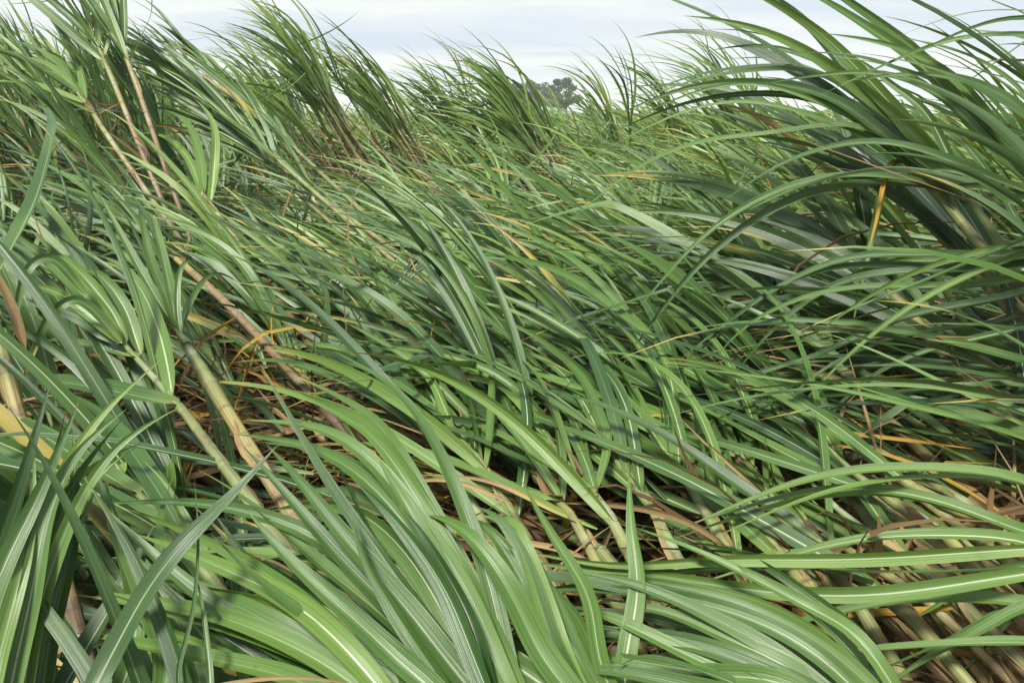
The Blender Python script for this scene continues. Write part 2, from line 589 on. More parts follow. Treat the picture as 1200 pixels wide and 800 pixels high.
def tube(line, radii, sides=7):
    T = nrm(np.gradient(line, axis=0))
    ref = np.array([0.3, 0.2, 1.0])
    a = nrm(np.cross(T, ref))
    b = np.cross(a, T)
    th = np.linspace(0, 2 * math.pi, sides + 1)
    V = line[:, None, :] + radii[:, None, None] * (a[:, None, :] * np.cos(th)[None, :, None] + b[:, None, :] * np.sin(th)[None, :, None])
    return V


def stalk_mesh(line, r, tone, org, sides=7, inter=0.12, sheath_from=0.66, green=None):
    """jointed cane; upper part wrapped in overlapping leaf sheaths"""
    fine = catmull(line, 60)
    seg = np.concatenate([[0], np.cumsum(np.linalg.norm(np.diff(fine, axis=0), axis=1))])
    Ln = seg[-1]
    ss, rr, ring = [], [], []
    k = 0
    s = 0.0
    while s < Ln:
        f = s / Ln
        if f < sheath_from:
            ss += [s, s + 0.006, s + 0.016]; rr += [1.0, 1.08, 0.98]; ring += [0.1, 0.75, 0.15]
            s += inter * random.uniform(0.8, 1.15)
        else:
            g = 1.25 - 0.85 * (f - sheath_from) / (1 - sheath_from)
            ss += [s, s + 0.004]; rr += [g * 0.97, g * 1.05]; ring += [0.35, 0.0]
            s += inter * random.uniform(0.5, 0.8)
    ss.append(Ln); rr.append(0.15); ring.append(0)
    ss, rr, ring = np.minimum(np.array(ss), Ln), np.array(rr) * r, np.array(ring)
    L3 = np.stack([np.interp(ss, seg, fine[:, i]) for i in range(3)], -1)
    keep = np.concatenate([[True], np.diff(ss) > 1e-5])
    L3, rr, ring, ss = L3[keep], rr[keep], ring[keep], ss[keep]
    V = tube(L3, rr, sides)
    K1 = len(L3)
    uv = np.stack(np.broadcast_arrays(np.linspace(0, 1, sides + 1)[None, :], ss[:, None]), -1).reshape(-1, 2)
    age = ss / Ln
    if green is not None:          # length of green stem below the growing top
        age = np.clip(1 - (Ln - ss) / green * 0.22, 0, 1)
    age = np.repeat(age, sides + 1)
    return mesh_from('stalk', V.reshape(-1, 3) - org, grid_faces(K1, sides + 1), uv,
                     {'age': age, 'ring': np.repeat(ring, sides + 1), 'tone': tone}, STALK)


WIND = nrm(np.array([-1.0, 0.18, 0.0]))
UP = np.array([0, 0, 1.0])


def plant_root(name, base, label, group, cat='sugarcane'):
    o = bpy.data.objects.new(name, None)
    o.empty_display_size = 0.2
    COL.objects.link(o)
    o.location = base
    tag(o, label, cat, group)
    return o


def leaf_fan(root, line, n, Ln, Wd, bl, pull, stiff=0.8, spread=0.45, lo=0.70, tone=0.5, dry=0.15, stands=UP, spreads=None, roll_s=0.45):
    """n blades in two ranks off the upper part of the stalk"""
    fine = catmull(line, 40)
    T = nrm(np.gradient(fine, axis=0))
    side0 = nrm(np.cross(T[30], UP) + rng.normal(0, 0.35, 3))
    for i in range(n):
        f = (i + 0.5) / n
        at = lo + (0.985 - lo) * f
        k = min(int(at * 40), 40)
        sgn = 1 if i % 2 else -1
        sp = spread * (1.25 - 0.95 * f) * rng.uniform(0.6, 1.35)
        D = nrm(T[k] + side0 * sgn * sp + rng.normal(0, 0.10, 3) + UP * 0.10)
        l = Ln * (0.72 + 0.42 * math.sin(math.pi * min(f * 0.85 + 0.2, 1))) * rng.uniform(0.8, 1.12)
        pl = pull + rng.normal(0, 0.12, 3)
        dr = (rng.uniform(0.25, 0.55) if rng.random() < dry * 0.22 else rng.uniform(0.05, 0.21)) * (1.35 - f * 0.7)
        face = nrm(stands + rng.normal(0, 0.30, 3))
        bl.add(root, 'leaf', fine[k], D, l, Wd * rng.uniform(0.78, 1.18), pl, stiff * rng.uniform(0.6, 1.5), face,
               rng.normal(0, roll_s), rng.normal(0, 0.55), rng.uniform(0.15, 0.55),
               float(np.clip(tone + rng.normal(0, 0.20), 0.02, 0.97)), float(np.clip(dr, 0, 0.6)), LEAF)


def dry_fan(root, line, n, Ln, bl, lo=0.25, hi=0.70):
    fine = catmull(line, 40)
    T = nrm(np.gradient(fine, axis=0))
    for i in range(n):
        k = int(rng.uniform(lo, hi) * 40)
        D = nrm(T[k] * rng.uniform(-0.5, 0.7) + rng.normal(0, 0.45, 3) * [1, 1, 0.3] + np.array([0, 0, -0.35]))
        bl.add(root, 'dry_leaf', fine[k], D, Ln * rng.uniform(0.5, 1.1), rng.uniform(0.007, 0.019),
               np.array([-0.25, 0, -1.0]) + rng.normal(0, 0.3, 3), rng.uniform(0.8, 2.2), nrm(rng.normal(0, 1, 3)), rng.normal(0, 1),
               rng.normal(0, 2.0), rng.uniform(0.3, 0.9), float(rng.uniform(0.15, 1.0)), 1.0, DRY)


def cane_plant(base, crown, bow=0.25, n=9, Ln=1.15, Wd=0.042, bl=None, pull=None, stiff=0.85, spread=0.45, lo=0.70, tone=0.5, dry=0.15,
               ndry=2, r=0.014, label=None, group=None, stands=UP, roll_s=0.45, sides=7):
    bl = bl or MID
    base, crown = np.asarray(base, float), np.asarray(crown, float)
    ln = np.linalg.norm(crown - base)
    q1 = base + (crown - base) * 0.40 - UP * bow * 0.8 * ln * 0.3 + rng.normal(0, 0.03, 3)
    q2 = base + (crown - base) * 0.75 - UP * bow * ln * 0.25 + rng.normal(0, 0.02, 3)
    line = np.array([base, q1, q2, crown])
    line[:, 2] = np.maximum(line[:, 2], 0.02)
    root = plant_root('sugarcane_plant', base, label, group)
    me = stalk_mesh(line, r * rng.uniform(0.85, 1.15), float(rng.uniform(0, 1)), base, sides)
    link('stalk', me, root)
    p = WIND * 0.9 + np.array([0, 0, -0.35]) if pull is None else pull
    leaf_fan(root, line, n, Ln, Wd, bl, p, stiff, spread, lo, tone, dry, stands, roll_s=roll_s)
    if ndry:
        dry_fan(root, line, ndry, 0.7, bl)
    return root


def label_for(px, py, tone, left, right):
    """what a passer-by would say to point at one of the cane plants"""
    look = 'dark green' if tone < 0.33 else 'bright yellowish green' if tone > 0.64 else 'light green' if tone > 0.50 else 'mid green'
    if left > 0.5:
        where = 'high at the top left corner of the tall stand' if py < 60 else 'in the upper tier of the tall left stand' if py < 140 else 'low in the tall left stand'
        how = 'upright cane leaning left'
    elif right > 0.4:
        where, how = 'in the shaded right hand bank', 'arching cane'
    else:
        col = ('at the left edge' if px < 60 else 'below the bare stemmed pair' if px < 200 else 'below the close ranked canes' if px < 330 else 'below the brown stemmed clump' if px < 415
               else 'below the tan fanned clump' if px < 470 else 'below the pale stemmed clump' if px < 530 else 'left of the distant trees' if px < 600
               else 'below the distant trees' if px < 690 else 'right of the distant trees' if px < 790 else 'behind the tips of the arching blades' if px < 900
               else 'behind the right hand bank' if px < 1050 else 'behind the yellow hanging leaf' if px < 1200 else 'at the right edge')
        if py < 235:
            where, how = 'at the back of the mat ' + col, 'flattened cane'
        elif py < 330:
            where, how = 'halfway up the mat ' + col, 'flattened cane'
        elif py < 470:
            where = 'near the front of the mat, ' + ('at the left edge' if px < 100 else 'left of the brown hollow' if px < 220 else 'above the brown hollow' if px < 330 else 'right of the brown hollow' if px < 430
                                                       else 'left of the centre' if px < 540 else 'at the centre' if px < 640 else 'right of the centre' if px < 760 else 'under the right hand bank')
            how = 'lodged cane'
        else:
            where = 'in the foreground ' + ('at the left edge' if px < 180 else 'left of the centre' if px < 520 else 'right of the centre')
            how = 'broad leaved cane'
    lab = f'{look} {how} {where}'
    return lab, lab.replace(look + ' ', '') + ', ' + look


def field(x, y):
    """crown height, lean elevation (deg) and azimuth (deg, 0 = left, 90 = away) at a place in the plot"""
    left = sm(-x - 0.30 * (y - 3.5), 1.1, 2.0) * sm(y, 3.1, 4.2)
    right = sm(x, 0.75, 1.5) * sm(y, 1.2, 1.8) * (1 - sm(y, 3.0, 4.2))
    far = sm(y, 1.8, 3.2)
    z = 0.97 + 0.08 * math.sin(x * 3.1 + y * 1.7) + 0.95 * left + 0.50 * right + 0.2 * sm(-x, 0.8, 1.6) * (1 - left)
    el = 24 - 12 * far + 46 * left + 16 * right
    az = 42 - 24 * far + 8 * left
    return z, el, az, left, right


def scatter_plants():
    cells = []
    y = 0.55
    while y < 6.6:
        st = 0.325 if y < 3.2 else 0.42
        half = 0.74 * y + 0.55
        x = -half + 0.30
        while x < half:
            cells.append((x + rng.uniform(-0.12, 0.12), y + rng.uniform(-0.12, 0.12)))
            x += st
        y += st
    k = 0
    for x, y in cells:
        z, el, az, left, right = field(x, y)
        if y > 5.0:
            ppx = proj((x, y, z))[0]
            z -= 0.16 * float(sm(ppx, 240, 330)) * (1 - float(sm(ppx, 680, 760)))
        if left > 0.1:
            z -= 0.45 * float(sm(proj((x, y, z))[0], 130, 250))
        if y < 1.15:
            z = min(z, 0.82)
            if x > -0.25 or rng.random() < 0.4:
                continue
        px, py, _ = proj((x, y, z))
        if px > 830 and py > 470 or 520 < px <= 830 and py > 560:
            continue
        if px > 860 and py < 300 and y < 3.0 or px > 760 and y < 2.6 and rng.random() < 0.45:
            continue
        if 85 < px < 420 and 50 < py < 262 and y < 4.9 and rng.random() < 0.92:
            continue
        if is_open((x, y, z), 1.15) or is_open((x - 0.42, y + 0.12, z + 0.05), 0.9):
            continue
        z += rng.normal(0, 0.07)
        el = math.radians(el + rng.normal(0, 6)); az = math.radians(az + rng.normal(0, 20) + (rng.normal(0, 55) if rng.random() < 0.16 else 0))
        ln = rng.uniform(1.3, 2.0) if left < 0.4 else rng.uniform(1.6, 2.4)
        d = np.array([-math.cos(el) * math.cos(az), math.cos(el) * math.sin(az), math.sin(el)])
        crown = np.array([x, y, z])
        base = crown - d * ln
        base[2] = 0.0
        tone = float(np.clip(rng.normal(0.44 + 0.16 * sm(y, 2, 4), 0.17), 0.05, 0.9))
        lab, grp = label_for(px, py, tone, left, right)
        near = y < 2.8
        up = 0.05 + 0.5 * left + 0.15 * right
        cane_plant(base, crown, bl=NEAR if near else MID, n=12 if y < 4.5 else 11, Ln=rng.uniform(0.9, 1.3) * (1 - 0.28 * float(sm(-x, 0.6, 1.1))), Wd=0.034 if near else 0.030,
                   pull=WIND * (0.9 - 0.35 * left) + np.array([0, 0, -0.42 + 0.36 * left]), stiff=rng.uniform(0.6, 1.1), spread=0.27,
                   tone=tone, dry=0.16, ndry=3 if y < 4 else 2, label=lab, group=grp,
                   stands=nrm(UP + np.array([0, -0.45, 0])), sides=7 if near else 5)
        k += 1
    tiers = ('at the far left', 'left of the bare stemmed pair', 'behind the bare stemmed pair', 'right of the bare stemmed pair')
    for i in range(34):                      # the dense tall stand at the upper left
        y = rng.uniform(4.3, 6.4)
        d0 = y / math.cos(PITCH) * 0.99
        px = rng.uniform(-30, 215)
        x = (px - 600) / F_PX * y * 1.02
        z = 1.75 + rng.uniform(-0.15, 0.45) - 0.35 * float(sm(px, 120, 220))
        el = math.radians(rng.uniform(60, 76)); az = math.radians(rng.uniform(-10, 50))
        d = np.array([-math.cos(el) * math.cos(az), math.cos(el) * math.sin(az), math.sin(el)])
        crown = np.array([x, y, z])
        base = crown - d * (z / d[2])
        base[2] = 0.0
        tone = float(np.clip(rng.normal(0.58, 0.15), 0.1, 0.9))
        look = 'dark green' if tone < 0.45 else 'pale green' if tone > 0.68 else 'fresh green'
        lab = f'{look} fine leaved cane standing steeply {tiers[0 if px < 40 else 1 if px < 95 else 2 if px < 165 else 3]}'
        cane_plant(base, crown, bow=0.05, n=11, Ln=rng.uniform(0.65, 0.9), Wd=0.026, pull=np.array([-0.5, 0.0, -0.08]), stiff=rng.uniform(0.6, 1.0), spread=0.30,
                   lo=0.62, tone=tone, ndry=1, label=lab, group='cane in the dense upper left stand, ' + lab.split('steeply ')[1] + ', ' + look,
                   stands=nrm(UP + np.array([0, -0.6, 0])), sides=5)
        k += 1
    return k


n_pl = scatter_plants()


# ------------------------------------------------------------------ standing stools behind the mat
def stool(px, py, d, n, h, lean, label, foot=0.34, nleaf=7, Ln=1.15, lo=0.80, tone=0.82):
    base = P(px, py, d)
    base[0] += 1.1 * lean
    base[2] = 0.0
    root = plant_root('sugarcane_clump', base, label, 'standing cane clumps behind the mat')
    top = base + np.array([-h * lean, 0.1, h])
    for i in range(n):
        b = base + np.array([rng.normal(0, foot), rng.normal(0, foot), 0])
        c = top + np.array([rng.normal(0, 0.11), rng.normal(0, 0.2), rng.uniform(-0.35, 0.15)])
        line = np.array([b, b + (c - b) * 0.4 + np.array([0.08, 0, 0]), b + (c - b) * 0.75 + np.array([0.05, 0, 0]), c])
        link('stalk', stalk_mesh(line, 0.015, float(rng.uniform(0, 1)), base, 5, 0.14, 0.80), root)
        leaf_fan(root, line, nleaf, Ln, 0.027, MID, np.array([-0.95, 0.1, -0.22]), 0.95, 0.28, lo, float(rng.normal(tone, 0.12)), 0.25,
                 nrm(UP + np.array([0, -0.7, 0])), roll_s=0.6)
        dry_fan(root, line, 3, 0.6, MID, 0.40, 0.75)


stool(430, 205, 7.5, 13, 2.25, 0.46, 'tall cane clump with bare tan stalks fanned at its foot, leaves blown left', foot=0.30)
stool(372, 205, 8.4, 10, 1.95, 0.40, 'brown stemmed cane clump just left of the tan fanned clump', lo=0.86, foot=0.30)
stool(496, 195, 8.2, 13, 2.0, 0.50, 'cane clump with straight pale brown stems right of the fanned clump', foot=0.30)
stool(556, 185, 9.8, 9, 1.85, 0.60, 'dark green cane clump leaning left behind the pale stemmed clump', tone=0.5, foot=0.25)
stool(652, 205, 7.4, 15, 1.72, 0.62, 'thin leaved cane clump in front of the distant trees', lo=0.76, tone=0.7)
stool(590, 190, 9.8, 6, 1.80, 0.60, 'narrow cane clump leaning away to the left of the distant trees')
stool(738, 195, 9.0, 4, 1.80, 0.36, 'sparse cane clump with two tall bowed tips right of the distant trees')
stool(810, 185, 9.2, 5, 1.75, 0.45, 'sparse cane clump with thin stems between the trees and the right bank')
stool(890, 170, 8.5, 8, 2.0, 0.45, 'cane clump with fine arching tips behind the broad right hand leaves')
stool(285, 200, 8.0, 8, 1.80, 0.42, 'dense green cane clump at the right end of the tall left stand', lo=0.6)

# ------------------------------------------------------------------ cane one can single out
def stem_to_ground(crown, low):
    d = nrm(low - crown)
    d[2] = min(d[2], -0.30)
    d = nrm(d)
    return low + d * (low[2] / -d[2])


def blade(d0, d1, *pts, w=0.046, tone=0.5, dry=0.08, roll=0.0, twist=0.0, face=0.8, fold=0.55, bow=0.0, mat=None, name='leaf', comp=None):
    return dict(comp=comp, d0=d0, d1=d1, pts=pts, w=w, tone=tone, dry=dry, roll=roll, twist=twist, face=face, fold=fold, bow=bow, mat=mat or LEAF, name=name)


def hero(label, crown, low, fan=7, Ln=0.95, Wd=0.042, tone=0.5, stiff=0.8, spread=0.42, blades=(), r=0.015, ndry=3, group=None, pull=None,
         lo=None, roll_s=0.45, bl=None, green=0.38, sheaths=2):
    c, l = P(*crown), P(*low)
    base = stem_to_ground(c, l)
    line = np.array([base, l + (base - l) * 0.45, l, (l + c) / 2 + UP * 0.01, c, c + nrm(c - l) * 0.10 + UP * 0.015])
    if not fan:
        line = line[:-1]
    root = plant_root('sugarcane_plant', base, label, group)
    ln_ = float(np.linalg.norm(np.diff(line, axis=0), axis=1).sum())
    link('stalk', stalk_mesh(line, r * rng.uniform(0.9, 1.1), float(rng.uniform(0, 1)), base, 9, 0.11, 1 - 0.9 * green / ln_, green), root)
    lo = lo or 1 - (0.30 if green < 0.5 else 0.5 * green + 0.1) / ln_
    bl = bl or NEAR
    if fan:
        leaf_fan(root, line, fan, Ln, Wd, bl, WIND * 0.9 + np.array([0, 0, -0.45]) if pull is None else pull, stiff, spread, lo, tone, 0.12,
                 nrm(UP + np.array([0, -0.5, 0])), roll_s=roll_s)
    if ndry:
        dry_fan(root, line, ndry, 0.6, bl, 1 - 1.3 / ln_, 1 - 0.35 / ln_)
    fine = catmull(line, 60)
    for q in range(sheaths):          # old papery sheaths still wrapped round the stem
        k0 = int((1 - rng.uniform(0.30, 1.15) / ln_) * 60)
        k1 = max(min(k0 + int(rng.uniform(0.22, 0.42) / ln_ * 60), 58), k0 + 4)
        sl = fine[k0:k1] + UP * r * 0.75 + rng.normal(0, 0.004, 3)
        bl.add_line(root, 'leaf_sheath', catmull(sl, bl.K), r * rng.uniform(1.9, 3.0), nrm(-UP + rng.normal(0, 0.5, 3)), rng.normal(0, 0.3), rng.normal(0, 0.4),
                    rng.uniform(0.5, 0.9), float(rng.uniform(0.3, 0.86)), 1.0, DRY)
    for b in blades:
        if b['d0'] > 1.65 and b['tone'] < 0.32:
            b['tone'] += 0.14
        n = len(b['pts'])
        ctrl = [P(x, y, b['d0'] + (b['d1'] - b['d0']) * i / (n - 1) - b['bow'] * math.sin(math.pi * i / (n - 1))) for i, (x, y) in enumerate(b['pts'])]
        ln = catmull(ctrl, bl.K)
        for _ in range(6):
            ln[1:-1] = 0.5 * ln[1:-1] + 0.25 * (ln[:-2] + ln[2:])
        cam_dir = nrm(EYE - ln[bl.K // 2])
        fc = nrm(UP * (1 - b['face'] * 0.6) + cam_dir * b['face'] + rng.normal(0, 0.08, 3))
        if b['mat'] is LEAF and b['w'] > 0.02:
            for _ in range(b['comp'] if b['comp'] is not None else 2 if b['d0'] < 1.02 else 1 if rng.random() < 0.75 else 0):
                off = (ln[-1] - ln[0])
                off = nrm(np.cross(off, cam_dir)) * rng.normal(0, 0.06) + rng.normal(0, 0.012, 3)
                tt = np.linspace(0, 1, len(ln))[:, None]
                l2 = ln[0] + (ln - ln[0]) * rng.uniform(0.8, 1.08) + off * tt + rng.normal(0, 0.05, 3) * tt ** 2 - cam_dir * 0.025
                bl.add_line(root, 'leaf', l2, b['w'] * rng.uniform(0.45, 0.75), nrm(fc + rng.normal(0, 0.2, 3)), rng.normal(0, 0.35), rng.normal(0, 0.6),
                            rng.uniform(0.15, 0.5), float(np.clip(b['tone'] + rng.normal(0, 0.18), 0.03, 0.95)), float(rng.uniform(0, 0.15)), LEAF)
        b['w'] *= 0.66 if b['d0'] < 1.02 else 0.70 if b['d0'] > 1.65 else 0.80
        bl.add_line(root, b['name'], ln, b['w'], fc, b['roll'], b['twist'], b['fold'], b['tone'], b['dry'], b['mat'])
    return root


# --- bottom centre: broad blades close to the lens
hero('sugarcane whose two broad blades with bold white midribs bow over at the bottom centre', (700, 850, 0.95), (900, 1000, 0.85), fan=0, blades=(
    blade(.93, 1.12, (700, 850), (640, 775), (598, 700), (560, 640), (528, 606), (500, 600), w=.062, tone=.58),
    blade(.95, 1.15, (712, 850), (672, 785), (632, 715), (598, 655), (566, 616), (540, 612), w=.055, tone=.50),
    blade(.92, 1.25, (690, 850), (640, 795), (540, 748), (450, 700), (380, 628), (250, 590), (110, 592), w=.052, tone=.38),
    blade(.96, 1.3, (720, 850), (660, 800), (560, 770), (460, 716), (400, 690), (330, 655), w=.05, tone=.32),
    blade(.99, 1.1, (735, 850), (700, 770), (690, 700), (655, 640), (612, 560), w=.04, tone=.62),
))
hero('sugarcane with a fan of wide bright blades rising left from the bottom edge', (620, 860, 0.90), (800, 1000, 0.85), fan=0, blades=(
    blade(.90, 1.25, (620, 860), (585, 795), (543, 690), (500, 620), (450, 556), (380, 505), (285, 490), w=.058, tone=.60),
    blade(.90, 1.3, (612, 860), (560, 780), (515, 680), (470, 610), (415, 550), (350, 518), (270, 505), w=.055, tone=.50),
    blade(.90, 1.2, (600, 860), (545, 800), (470, 702), (410, 640), (345, 560), (310, 520), w=.055, tone=.42),
    blade(.92, 1.35, (630, 860), (575, 740), (520, 640), (455, 530), (420, 495), (340, 455), w=.05, tone=.66),
    blade(.91, 1.2, (605, 860), (520, 770), (440, 690), (360, 610), (280, 520), w=.05, tone=.34),
    blade(.88, 1.1, (590, 860), (555, 770), (520, 690), (455, 600), (415, 560), w=.046, tone=.28, roll=.7),
    blade(.86, 1.0, (560, 860), (490, 790), (430, 740), (330, 650), (290, 600), w=.05, tone=.48),
))
hero('sugarcane with three light green blades sweeping level across the bottom left', (480, 850, 0.86), (650, 1000, 0.82), fan=0, blades=(
    blade(.86, 1.15, (480, 850), (400, 752), (330, 700), (265, 668), (215, 645), (160, 625), w=.052, tone=.80),
    blade(.86, 1.1, (470, 850), (400, 788), (283, 731), (225, 715), (170, 705), (120, 690), w=.046, tone=.72),
    blade(.84, 1.1, (440, 850), (360, 800), (233, 767), (150, 752), (85, 741), w=.040, tone=.70),
    blade(.86, 1.05, (480, 850), (430, 800), (340, 770), (220, 690), (120, 590), w=.05, tone=.30),
    blade(.86, 1.05, (490, 850), (470, 810), (420, 770), (350, 740), (260, 750), w=.045, tone=.5),
))
hero('sugarcane whose one dark blade crosses the others up to the right at the bottom left', (95, 850, 0.82), (60, 980, 0.82), fan=0, blades=(
    blade(.84, 1.02, (95, 850), (113, 800), (173, 694), (230, 620), (275, 572), (325, 522), w=.044, tone=.22, fold=.3, comp=0),
    blade(.86, .98, (240, 860), (205, 800), (225, 730), (232, 640), (228, 560), w=.010, tone=.3),
    blade(.86, .98, (250, 860), (246, 790), (240, 720), (228, 670), w=.014, tone=.4),
))
hero('sugarcane with a bundle of upright white ribbed blades at the bottom left corner', (0, 880, 0.92), (20, 1050, 0.85), fan=0, blades=(
    blade(.92, 1.15, (0, 880), (14, 797), (37, 677), (55, 600), (95, 530), (150, 480), w=.052, tone=.52),
    blade(.94, 1.15, (20, 880), (30, 790), (50, 690), (85, 600), (140, 520), (215, 475), w=.040, tone=.62),
    blade(.90, 1.1, (-20, 880), (-5, 790), (20, 690), (38, 600), (42, 535), w=.040, tone=.74),
    blade(.97, 1.15, (40, 880), (52, 790), (72, 690), (86, 600), (88, 500), w=.050, tone=.28),
    blade(.90, 1.1, (-40, 880), (-30, 780), (0, 680), (40, 590), (90, 470), w=.05, tone=.42),
    blade(1.0, 1.2, (90, 900), (150, 790), (160, 700), (130, 600), (110, 540), w=.045, tone=.5),
    blade(1.0, 1.2, (150, 900), (200, 790), (170, 690), (135, 620), (120, 560), w=.055, tone=.58),
    blade(1.0, 1.2, (200, 900), (240, 800), (190, 700), (150, 640), (138, 600), w=.045, tone=.44),
))
# --- bottom right: wide blades from the right
hero('sugarcane with wide dark blades running left from the bottom right of centre', (1080, 860, 0.95), (1280, 960, 0.9), fan=0, blades=(
    blade(.95, 1.2, (1080, 860), (1015, 755), (967, 722), (883, 674), (835, 657), (790, 660), w=.036, tone=.62),
    blade(.93, 1.2, (1060, 860), (985, 797), (900, 772), (800, 751), (700, 735), (612, 722), w=.046, tone=.46),
    blade(.93, 1.2, (1050, 860), (960, 765), (880, 726), (800, 703), (720, 689), (618, 690), w=.042, tone=.36),
    blade(.95, 1.22, (1070, 860), (1000, 780), (900, 715), (800, 690), (700, 676), (605, 672), w=.040, tone=.56),
    blade(.90, 1.1, (1030, 860), (950, 810), (860, 770), (760, 745), (650, 742), w=.048, tone=.30),
    blade(.90, 1.1, (1010, 860), (920, 800), (820, 790), (720, 770), (640, 765), w=.05, tone=.55),
    blade(.90, 1.05, (1000, 870), (900, 830), (800, 800), (700, 780), (640, 800), w=.045, tone=.42),
))
hero('sugarcane whose bright twisted blade lies level above the wide dark ones', (1250, 640, 1.1), (1400, 720, 1.0), fan=0, blades=(
    blade(1.1, 1.25, (1250, 640), (1000, 655), (830, 657), (720, 668), (640, 650), (596, 643), w=.030, tone=.82, roll=.6),
    blade(1.1, 1.25, (1250, 665), (1000, 700), (850, 690), (740, 668), (660, 665), (590, 650), w=.034, tone=.66, roll=.4),
))
hero('sugarcane whose arching bright blade springs from the right edge, uppermost of three', (1330, 640, 1.25), (1450, 720, 1.1), fan=0, blades=(
    blade(1.25, 1.45, (1330, 640), (1200, 558), (1120, 550), (1030, 549), (950, 562), (870, 590), (790, 622), w=.032, tone=.72, face=.6),
    blade(1.22, 1.45, (1330, 660), (1200, 624), (1150, 604), (1083, 580), (1017, 572), (933, 578), (800, 614), w=.030, tone=.62, face=.6),
))
hero('sugarcane whose arching bright blade springs from the right edge, middle of three', (1330, 690, 1.15), (1450, 760, 1.0), fan=0, blades=(
    blade(1.15, 1.35, (1330, 690), (1200, 630), (1100, 626), (1017, 631), (933, 651), (860, 670), (812, 684), w=.031, tone=.68, face=.6),
    blade(1.15, 1.3, (1330, 700), (1220, 660), (1167, 671), (1133, 687), (1060, 730), w=.026, tone=.64),
))
hero('sugarcane whose arching bright blade springs from the right edge, lowest of three', (1330, 760, 1.08), (1450, 820, 0.95), fan=0, blades=(
    blade(1.08, 1.25, (1330, 740), (1200, 704), (1133, 701), (1050, 701), (983, 714), (910, 734), (830, 758), w=.030, tone=.70, face=.6),
    blade(1.05, 1.15, (1330, 770), (1200, 750), (1100, 755), (1000, 764), (920, 775), w=.022, tone=.62, face=.4),
    blade(1.05, 1.15, (1330, 780), (1230, 700), (1150, 740), (1090, 770), (1030, 810), w=.026, tone=.56),
))
# --- upper right: plants against the sky
hero('near sugarcane at the upper right with a long bright blade arching over the skyline', (1128, 222, 2.0), (1205, 345, 1.9), fan=0, r=.017, blades=(
    blade(2.0, 2.1, (1128, 222), (1100, 187), (1050, 138), (987, 87), (933, 53), (867, 30), (800, 20), w=.060, tone=.74, face=1),
    blade(2.02, 2.2, (1130, 225), (1113, 187), (1085, 130), (1047, 100), (1013, 73), (985, 60), w=.040, tone=.40, face=1),
    blade(1.97, 2.2, (1124, 222), (1090, 200), (1030, 155), (987, 119), (933, 101), (867, 97), (800, 104), (720, 135), w=.050, tone=.14, face=.8),
    blade(2.03, 2.3, (1125, 222), (1095, 190), (1010, 100), (930, 60), (880, 52), (830, 60), w=.044, tone=.35, face=.8),
    blade(2.0, 2.3, (1120, 225), (1070, 170), (970, 88), (900, 82), (820, 90), (745, 120), w=.042, tone=.42, face=.6),
    blade(1.98, 2.2, (1118, 226), (1060, 175), (1000, 140), (900, 160), (820, 165), (740, 200), (664, 262), w=.036, tone=.62, face=.6),
    blade(1.98, 2.2, (1122, 228), (1075, 185), (985, 150), (880, 118), (800, 130), (700, 180), w=.032, tone=.70, face=.5),
    blade(2.0, 2.1, (1124, 226), (1080, 212), (1010, 205), (940, 212), (860, 250), (800, 300), (735, 375), w=.040, tone=.30, face=.5),
))
hero('near sugarcane leaning in from the right edge with steep blades crossing the sky', (1225, 225, 1.8), (1300, 330, 1.75), fan=0, r=.017, blades=(
    blade(1.8, 2.0, (1225, 225), (1190, 190), (1133, 133), (1085, 77), (1033, 43), (963, 0), (890, -35), w=.052, tone=.50, face=1),
    blade(1.78, 1.95, (1230, 215), (1180, 165), (1130, 100), (1085, 68), (1030, 50), (960, 40), w=.038, tone=.6, face=1),
    blade(1.8, 2.0, (1235, 240), (1205, 205), (1160, 140), (1120, 92), (1085, 60), w=.036, tone=.84, face=1),
    blade(1.8, 2.0, (1225, 230), (1160, 170), (1100, 110), (1030, 85), (960, 88), (890, 100), w=.036, tone=.25, face=.8),
    blade(1.75, 1.9, (1240, 180), (1190, 122), (1130, 95), (1060, 88), (990, 95), w=.04, tone=.44, face=.6),
    blade(1.75, 1.85, (1225, 230), (1185, 236), (1140, 206), (1100, 199), (1080, 201), w=.04, tone=.35, face=1),
    blade(1.8, 2.0, (1230, 235), (1150, 205), (1080, 175), (1010, 165), (920, 190), (840, 240), w=.04, tone=.2, face=.6),
))
hero('sugarcane beyond the right edge whose level dark blades cut across the sky', (1420, 110, 1.7), (1500, 260, 1.7), fan=0, blades=(
    blade(1.7, 1.9, (1420, 110), (1300, 55), (1200, 41), (1133, 42), (1090, 53), (1040, 75), (960, 112), w=.030, tone=.30, face=.7),
    blade(1.75, 1.9, (1420, 110), (1300, 30), (1200, 13), (1140, 12), (1095, 25), (1040, 48), w=.014, tone=.22, face=.5),
    blade(1.7, 1.9, (1420, 120), (1300, 85), (1200, 72), (1150, 72), (1118, 86), w=.022, tone=.34, face=.6),
    blade(1.7, 1.9, (1420, 130), (1300, 140), (1200, 98), (1120, 78), (1040, 70), w=.010, tone=.25, face=.5),
    blade(1.7, 1.9, (1420, 120), (1280, 10), (1200, 52), (1140, 92), (1080, 130), w=.012, tone=.3, face=.5),
))
